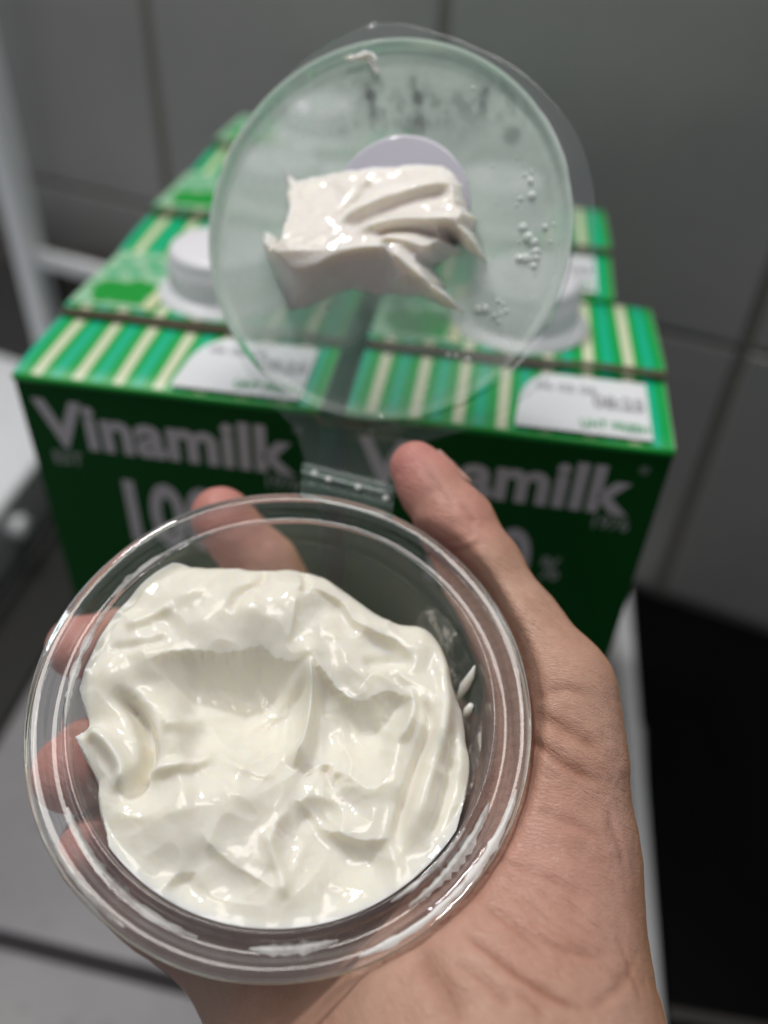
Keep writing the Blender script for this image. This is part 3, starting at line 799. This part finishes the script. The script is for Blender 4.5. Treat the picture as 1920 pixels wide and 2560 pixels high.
# hinge strap between lid neck and cup rim
A0 = CC + CEX*.36 + CEY*4.62; 
def cp(x, y, z): return Rc @ (P(x, y, z)-CC)
nl = [LC + LEX*lidl(655, 1003, ZF)[0] + LEY*lidl(655, 1003, ZF)[1] + LN*ZF, LC + LEX*lidl(852, 1052, ZF)[0] + LEY*lidl(852, 1052, ZF)[1] + LN*ZF]
cl = [CC + CEX*(.30) + CEY*4.62 + CN*.0, CC + CEX*2.30 + CEY*4.03 + CN*.0]
v = []; f = []; prof_h = [(0, 0), (.08, .02), (.20, .16), (.32, .30), (.44, .12), (.52, .0), (.62, .10), (.72, .24), (.84, .10), (.92, .0), (1, 0)]
NU = 24
for k in range(NU+1):
    u = k/NU; a = nl[0]+(nl[1]-nl[0])*u; b = cl[0]+(cl[1]-cl[0])*u
    for t_, hh in prof_h:
        q = a+(b-a)*t_ + np.array([0, -.35, -.93])*hh*.8
        v.append(tuple(Rc@(q-CC)))
m_ = len(prof_h)
for k in range(NU):
    for q in range(m_-1): a = k*m_+q; f.append((a, a+1, a+m_+1, a+m_))
mesh('hinge', v, f, M['hinge'], cup)
dm = []
for (u, t_) in ((.30, .40), (.62, .42), (.14, .34), (.92, .55)):
    a = nl[0]+(nl[1]-nl[0])*u; b = cl[0]+(cl[1]-cl[0])*u; q = a+(b-a)*t_ + np.array([0, -.35, -.93])*.22
    c = Rc@(q-CC); vv, ff_ = dome(0, 0, .085, .07, 0, 16, 6); dm.append(([(c[0]+x, c[1]+y, c[2]+z) for x, y, z in vv], ff_))
v, f = join(*dm); mesh('hinge_dimple_glints', v, f, M['glint_white'], cup)  # embossed dimples, whitened to imitate lamp glints
for t_, hgt, rr0 in ((.02, .03, .045), (.36, .22, .035), (.97, .03, .05)):
    q = []
    for k in range(9):
        u = k/8; a = nl[0]+(nl[1]-nl[0])*u; b = cl[0]+(cl[1]-cl[0])*u
        q.append(tuple(Rc@(a+(b-a)*t_+np.array([0, -.35, -.93])*hgt-CC)))
    v, f = tube(q, rr0, 8); mesh('hinge_bead', v, f, M['hinge_edge'], cup)

# cream stuck to the lid
Lp = lambda *p: lidl(*p)
ol = [(612, 362), (640, 385), (700, 372), (760, 360), (830, 352), (900, 345), (960, 350), (1000, 395), (1012, 450), (1035, 472), (1022, 498), (1062, 578), (1010, 545), (975, 520), (1000, 545), (965, 560), (940, 580), (965, 625), (1010, 682), (960, 665), (905, 640), (880, 642), (850, 636), (800, 634), (760, 625), (715, 640),
      (665, 662), (625, 672), (600, 620), (580, 570), (562, 520), (566, 492), (600, 512), (628, 545), (622, 450)]
olp = np.array([Lp(*p) for p in ol])
xs = np.arange(olp[:, 0].min()-.1, olp[:, 0].max()+.1, .022); ys = np.arange(olp[:, 1].min()-.1, olp[:, 1].max()+.1, .022)
X_, Y_ = np.meshgrid(xs, ys)
d, t, s = polydist(X_, Y_, olp, True); sd = np.where(inside(X_, Y_, olp), d, -d) + .07*fbm(X_*2.6, Y_*2.6, 3, 8.) - .02
def Lb(px, A, sx, sy): c = Lp(*px); return A*np.exp(-((X_-c[0])/sx)**2-((Y_-c[1])/sy)**2)
lip = catmull([lidl(*p, 1.3) for p in [(572, 505), (600, 545), (636, 578), (675, 572), (720, 548), (790, 530), (835, 537), (858, 575), (885, 612), (950, 655), (1012, 684)]], 6)
dl, tl, sl = polydist(X_, Y_, lip); sl = sl*dl                       # negative = below the lip
ytop = Lp(740, 365)[1]; hh = .10 + .62*np.clip(ytop-Y_, 0, 2.2) + Lb((660, 540), .25, .8, .5) - Lb((960, 560), .35, .7, .8)
hh = hh + .10*fbm(X_*.9, Y_*.9, 2, 2.) + .02*fbm(X_*3, Y_*3, 3, 5.)
def Lr(px, A, w, g=True):
    dd, tt, ss = polydist(X_, Y_, catmull([Lp(*p) for p in px], 6)); win = sstep(0, .2, tt)*sstep(0, .2, 1-tt)
    return A*win*(np.exp(-(dd/w)**2) if g else np.exp(-np.sqrt(dd**2+.001)/w))
hh = hh + Lr([(740, 510), (810, 460), (880, 430), (960, 405), (1000, 385)], .20, .18) + Lr([(760, 520), (850, 470), (930, 440), (990, 430)], -.14, .16)
hh = hh + Lr([(790, 522), (880, 500), (960, 495), (1020, 490)], .22, .14) + Lr([(820, 530), (900, 515), (980, 530)], -.2, .12) + Lr([(840, 540), (900, 545), (960, 570)], .18, .12)
hh = hh + Lr([(860, 560), (920, 610), (1000, 675)], .25, .16) + Lr([(800, 390), (790, 440), (740, 500)], -.14, .12) + Lr([(622, 400), (630, 500), (634, 570)], .22, .12)
hh = hh + Lr([(1000, 500), (1030, 530), (1060, 575)], .22, .14) + Lr([(566, 495), (600, 530), (630, 565)], .2, .12)
under = np.clip(sl, 0, None) if sl[np.abs(Y_-Lp(740, 620)[1]).argmin(axis=0)[0], np.abs(xs-Lp(740, 620)[0]).argmin()] > 0 else np.clip(-sl, 0, None)
hh = hh * np.exp(-(under/.42)**1.6) 
hh = hh * np.clip(sd/.22, 0, 1)**.6
keep = sd > -.01
idx = -np.ones(X_.shape, int); idx[keep] = np.arange(keep.sum())
vv = np.stack([X_, Y_, -.13+np.maximum(hh, 0)], -1)[keep]
q = keep[:-1, :-1] & keep[1:, :-1] & keep[:-1, 1:] & keep[1:, 1:]
fc = np.stack([idx[:-1, :-1][q], idx[:-1, 1:][q], idx[1:, 1:][q], idx[1:, :-1][q]], -1)
sm_root = empty('cream_smear', tuple(C2W(LC)), axes=(V2W(LEX), V2W(LEY), V2W(LN)))
tag(sm_root, 'thick folded smear of cream stuck to the inside of the open lid', 'cream')
mesh('cream_blob', vv, fc.tolist(), M['lid_cream'], sm_root)
c = Lp(862, 445); v, f = lathe([(1.66, -.14), (1.66, -.10), (1.60, -.085), (.02, -.08)], 72)
o = mesh('flat_film', [(x+c[0], y+c[1], z) for x, y, z in v], f, M['film'], sm_root)
for k, pts in enumerate([[(745, 128), (775, 125), (800, 118), (815, 135)], [(790, 125), (806, 140), (815, 158)]]):
    q = [(*Lp(*p), -.05 if k else .02) for p in catmull(pts, 4)]
    smear(q, .10, .07, 'cream_fleck', 20+k, sm_root, 'lid_cream')

# ------------------------------------------------------------------ the hand: one continuous surface from a distance field
def cone(G, a, b, ra, rb):
    a = np.array(a, np.float32); b = np.array(b, np.float32); d = b-a
    px = G[0]-a[0]; py = G[1]-a[1]; pz = G[2]-a[2]
    t = np.clip((px*d[0]+py*d[1]+pz*d[2])/float(d@d), 0, 1)
    return np.sqrt((px-t*d[0])**2+(py-t*d[1])**2+(pz-t*d[2])**2) - (ra+t*(rb-ra))
def chain(G, pts, k=.35):
    out = None
    for (a, b) in zip(pts[:-1], pts[1:]):
        c = cone(G, P(*a[:3]), P(*b[:3]), a[3], b[3]); out = c if out is None else smin(out, c, k)
    return out
thumb = [(897, 1008, 19.3, .58), (930, 1052, 19.2, .69), (985, 1132, 18.9, .81), (1035, 1228, 18.5, .86), (1118, 1370, 18.0, .98), (1196, 1498, 17.4, 1.10)]
thenar = [(1196, 1498, 17.4, 1.12), (1185, 1640, 17.1, 1.45), (1150, 1850, 16.6, 1.85), (1110, 2060, 15.9, 2.25), (1070, 2330, 15.0, 3.2)]
index = [(820, 1590, 21.0, 1.05), (670, 1385, 21.3, .90), (568, 1225, 21.0, .83), (478, 1118, 20.4, .74)]
middle = [(690, 1600, 21.4, 1.05), (430, 1450, 21.4, .90), (255, 1395, 20.2, .80), (170, 1398, 19.0, .70)]
ring = [(540, 1700, 21.0, 1.02), (290, 1610, 20.6, .88), (205, 1645, 19.0, .92), (158, 1668, 17.9, .84)]
pinky = [(450, 1850, 20.0, .95), (270, 1830, 19.3, .80), (225, 1830, 18.2, .74), (195, 1835, 17.5, .64)]
palm = [((820, 1590, 21.0, 1.05), (900, 1640, 20.6, 1.15)), ((215, 1840, 18.3, .75), (345, 1930, 18.6, .75)), ((345, 1930, 18.6, .75), (640, 2080, 18.2, 1.2)), ((290, 1830, 19.6, 1.0), (560, 2050, 18.4, 1.3)), ((900, 1560, 20.9, 1.15), (1080, 1900, 18.0, 2.0)), ((690, 1600, 21.4, 1.15), (980, 2000, 18.0, 1.9)), ((540, 1700, 21.0, 1.1), (800, 2100, 17.6, 1.8)),
        ((450, 1850, 20.0, 1.0), (670, 2110, 17.8, 1.75)), ((670, 2110, 17.6, 1.8), (800, 2330, 16.2, 2.7)), ((800, 2330, 16.2, 2.7), (1030, 2330, 15.0, 3.3)), ((1150, 1850, 16.9, 1.75), (800, 2000, 18.6, 1.7))]
cz = CN.astype(np.float32)
def handf(G):
    fingers = np.minimum(np.minimum(chain(G, index), chain(G, middle)), np.minimum(chain(G, ring), chain(G, pinky)))
    pl = None
    for a, b in palm:
        c = cone(G, P(*a[:3]), P(*b[:3]), a[3], b[3]); pl = c if pl is None else smin(pl, c, 1.1)
    th = smin(chain(G, thumb, .3), chain(G, thenar, .6), .7)
    pl = smin(pl, th, .8)
    h = smin(pl, fingers, .45)
    # press against the cup: keep the hand out of the cup's volume
    rx = G[0]-CC[0]; ry = G[1]-CC[1]; rz_ = G[2]-CC[2]
    zc = rx*cz[0]+ry*cz[1]+rz_*cz[2]
    rc = np.sqrt(np.maximum(rx*rx+ry*ry+rz_*rz_-zc*zc, 0))
    wr = np.interp(zc, [-3.8, -3.4, -.8, -.45], [3.25, 3.32, 3.90, 4.0]).astype(np.float32)
    wr = np.where(zc > -.5, 4.82, wr)
    cupd = np.maximum(rc-wr, np.maximum(-3.80-zc, zc-3.))
    return smax(h, -(cupd-.03), .12)
lo_ = np.array([-8.6, -3.2, 11.5]); hi_ = np.array([7.4, 13.0, 23.2]); st = .066
ax = [np.arange(lo_[k], hi_[k], st).astype(np.float32) for k in range(3)]
Vg = np.empty([len(a) for a in ax], np.float32)
for i0 in range(0, len(ax[0]), 32):
    G = np.meshgrid(ax[0][i0:i0+32], ax[1], ax[2], indexing='ij'); Vg[i0:i0+32] = handf(G)
def surface_nets(V, lo, st):
    n = V.shape; s = V < 0
    c = np.zeros([k-1 for k in n], int)
    for a in (0, 1):
        for b in (0, 1):
            for d in (0, 1): c += s[a:n[0]-1+a, b:n[1]-1+b, d:n[2]-1+d]
    act = (c > 0) & (c < 8); I = np.argwhere(act); idx = -np.ones(act.shape, int); idx[act] = np.arange(len(I))
    acc = np.zeros((len(I), 3)); cnt = np.zeros(len(I))
    cor = [(a, b, d) for a in (0, 1) for b in (0, 1) for d in (0, 1)]
    for p in range(8):
        for q in range(p+1, 8):
            A, B = np.array(cor[p]), np.array(cor[q])
            if abs(A-B).sum() != 1: continue
            va = V[tuple((I+A).T)]; vb = V[tuple((I+B).T)]; k = (va < 0) != (vb < 0)
            t = np.where(k, va/(va-vb+1e-12), 0)[:, None]
            acc += np.where(k[:, None], A+(B-A)*t, 0); cnt += k
    verts = (I + acc/cnt[:, None])*st + lo
    faces = []
    for axs in range(3):
        sl0 = [slice(None)]*3; sl1 = [slice(None)]*3; sl0[axs] = slice(0, -1); sl1[axs] = slice(1, None)
        k = s[tuple(sl0)] != s[tuple(sl1)]; E = np.argwhere(k); flip = s[tuple(sl0)][k]
        o1, o2 = [(1, 2), (2, 0), (0, 1)][axs]
        ok = (E[:, o1] > 0) & (E[:, o2] > 0) & (E[:, o1] < n[o1]-1) & (E[:, o2] < n[o2]-1); E = E[ok]; flip = flip[ok]
        def at(d1, d2):
            q = E.copy(); q[:, o1] -= d1; q[:, o2] -= d2; return idx[tuple(q.T)]
        Q = np.stack([at(0, 0), at(1, 0), at(1, 1), at(0, 1)], -1)
        Q[~flip] = Q[~flip][:, ::-1]; faces.append(Q)
    F_ = np.concatenate(faces); F_ = F_[(F_ >= 0).all(1)]
    return verts, F_
hv, hf_ = surface_nets(Vg, lo_, st)
def grad(p, e=.04):
    g = np.zeros_like(p)
    for k in range(3):
        a = p.copy(); a[:, k] += e; b = p.copy(); b[:, k] -= e
        g[:, k] = handf(a.T.astype(np.float32)) - handf(b.T.astype(np.float32))
    return g/(np.linalg.norm(g, axis=1, keepdims=True)+1e-9)
nrm_ = grad(hv)
# creases: polylines laid on the skin by marching rays from above onto it
def on_skin(x, y):
    r = P(x, y, 1.); r = r/np.linalg.norm(r); t = 13.0
    for k in range(60):
        d = float(handf([np.float32(c) for c in r*t])); 
        if d < .01: break
        t += max(d*.7, .01)
        if t > 26: return None
    return r*t
cre = np.zeros(len(hv)); disp = np.zeros(len(hv))
def crease(px, depth, w, col=1.):
    global cre, disp
    q = [on_skin(*p) for p in catmull(px, 5)]
    q = np.array([a for a in q if a is not None])
    if len(q) < 2: return
    lo1 = q.min(0)-.8; hi1 = q.max(0)+.8; k = np.where(((hv > lo1) & (hv < hi1)).all(1))[0]
    h = hv[k]; best = np.full(len(k), 9.); tt = np.zeros(len(k))
    for i in range(len(q)-1):
        a, b = q[i], q[i+1]; d = b-a
        if np.linalg.norm(d) > 1.2: continue
        u = np.clip(((h-a)@d)/(d@d+1e-9), 0, 1); dd = np.linalg.norm(h-a-u[:, None]*d, axis=1)
        m2 = dd < best; best = np.where(m2, dd, best); tt = np.where(m2, (i+u)/(len(q)-1), tt)
    win = np.clip(np.minimum(tt, 1-tt)*5, 0, 1)
    e = np.exp(-(best/w)**2)*win; disp[k] -= depth*.55*e; disp[k] += depth*.10*np.exp(-((best-2.2*w)/(1.3*w))**2)*win
    cre[k] = np.maximum(cre[k], col*np.exp(-(best/(w*.75))**2)*win)
def q8(x, y): return ((960+x/1.728)*.8641, (1700+y/1.728)*.8641)
crease([q8(150, 1130), q8(185, 1230), q8(260, 1340), q8(340, 1500)], .14, .22, .6)
crease([q8(330, 1080), q8(400, 1130), q8(480, 1190), q8(590, 1280), q8(700, 1350), q8(800, 1400), q8(875, 1430)], .09, .09, .9)
crease([q8(875, 1430), q8(960, 1370), q8(1040, 1300), q8(1090, 1210)], .05, .09, .4)
crease([q8(440, 960), q8(560, 1050), q8(700, 1130), q8(850, 1180), q8(1000, 1200)], .05, .09, .4)
crease([q8(380, 930), q8(500, 1020), q8(600, 1100), q8(720, 1200)], .04, .08, .35)
crease([q8(600, 255), q8(680, 290), q8(760, 350), q8(840, 400), q8(930, 440)], .09, .10, .8)
crease([q8(640, 150), q8(740, 190), q8(850, 250), q8(950, 320)], .10, .14, .6)
crease([q8(620, 540), q8(740, 590), q8(860, 640), q8(960, 700)], .04, .10, .3)
crease([q8(480, 770), q8(600, 810), q8(760, 880), q8(900, 960)], .04, .09, .35)
crease([q8(620, 90), q8(700, 60), q8(800, 40), q8(900, 80)], .05, .10, .4)
crease([q8(560, 1330), q8(640, 1400), q8(720, 1480)], .05, .08, .4)
crease([q8(280, 1200), q8(380, 1260), q8(480, 1340), q8(560, 1440)], .06, .09, .5)
crease([q8(960, 560), q8(1010, 700), q8(1050, 830)], .05, .10, .4)
crease([q8(1000, 1090), q8(1060, 1240), q8(1120, 1400)], .03, .08, .3)
def q4(x, y): return ((960+x/1.728)*.8641, (700+y/1.728)*.8641)
crease([q4(330, 960), q4(370, 1010), q4(400, 1060)], .06, .10, .3)
crease([q4(250, 1120), q4(330, 1120), q4(400, 1080)], .05, .09, .35)
crease([q4(270, 1160), q4(350, 1160), q4(430, 1120)], .05, .09, .3)
crease([q4(128, 745), q4(190, 840), q4(250, 925), q4(295, 985)], .04, .07, .12)
disp += .020*fbm(hv[:, 0]*.9, hv[:, 1]*.9, 3, hv[:, 2]*.9) + .012*fbm(hv[:, 0]*3.1, hv[:, 1]*3.1, 2, hv[:, 2]*3.1)
hv2 = hv + nrm_*disp[:, None]
# skin tone: flushed tips, tan towards the back of the hand
tip = np.zeros(len(hv))
for c, r in [(thumb[0], 1.3), (thumb[2], 1.0), (index[3], 1.5), (middle[3], 1.3), (ring[3], 1.6), (pinky[3], 1.4), (ring[2], 1.2)]:
    tip = np.maximum(tip, np.exp(-((np.linalg.norm(hv-P(*c[:3]), axis=1)/r)**2)))
tip = np.clip(tip + .10*fbm(hv[:, 0], hv[:, 1], 2, hv[:, 2]), 0, 1)*.95
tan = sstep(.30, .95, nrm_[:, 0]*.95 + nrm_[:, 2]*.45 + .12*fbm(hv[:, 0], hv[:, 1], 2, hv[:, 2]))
tip = np.maximum(tip, .30*np.exp(-((np.linalg.norm(hv-P(1130, 1900, 15.2), axis=1)/2.2)**2)))
hand = mesh('person_hand', C2W(hv2), hf_, M['skin'])
ca = hand.data.color_attributes.new('tone', 'FLOAT_COLOR', 'POINT')
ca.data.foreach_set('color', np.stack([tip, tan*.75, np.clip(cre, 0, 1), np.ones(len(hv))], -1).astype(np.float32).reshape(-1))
tag(hand, 'bare right hand holding the clear cup from below, thumb up its right side', 'hand')
# thumb nail, on the far right side of the thumb
a = P(*thumb[0][:3]); b = P(*thumb[2][:3]); tdir = unit(a-b); side = unit(np.array([.80, -.48, .42]) - np.dot([.80, -.48, .42], tdir)*tdir); up_ = np.cross(tdir, side)
v = []; f = []; nu, nw = 14, 12
ctr = P(*thumb[1][:3]) + tdir*.05
for i in range(nu+1):
    u = i/nu*2-1
    for j in range(nw+1):
        w = j/nw*2-1; ang = w*.85*math.sqrt(max(0, 1-max(0, abs(u)-.55)**2*3))
        rad = .735-.09*u + (-.03 if abs(w) > .95 or i == 0 else .02)
        q = ctr + tdir*(u*.55) + (side*math.cos(ang)+up_*math.sin(ang))*rad
        v.append(C2W(q))
for i in range(nu):
    for j in range(nw): k = i*(nw+1)+j; f.append((k, k+1, k+nw+2, k+nw+1))
o = mesh('thumbnail', v, f, M['nail'], hand)
print('hand verts', len(hv))
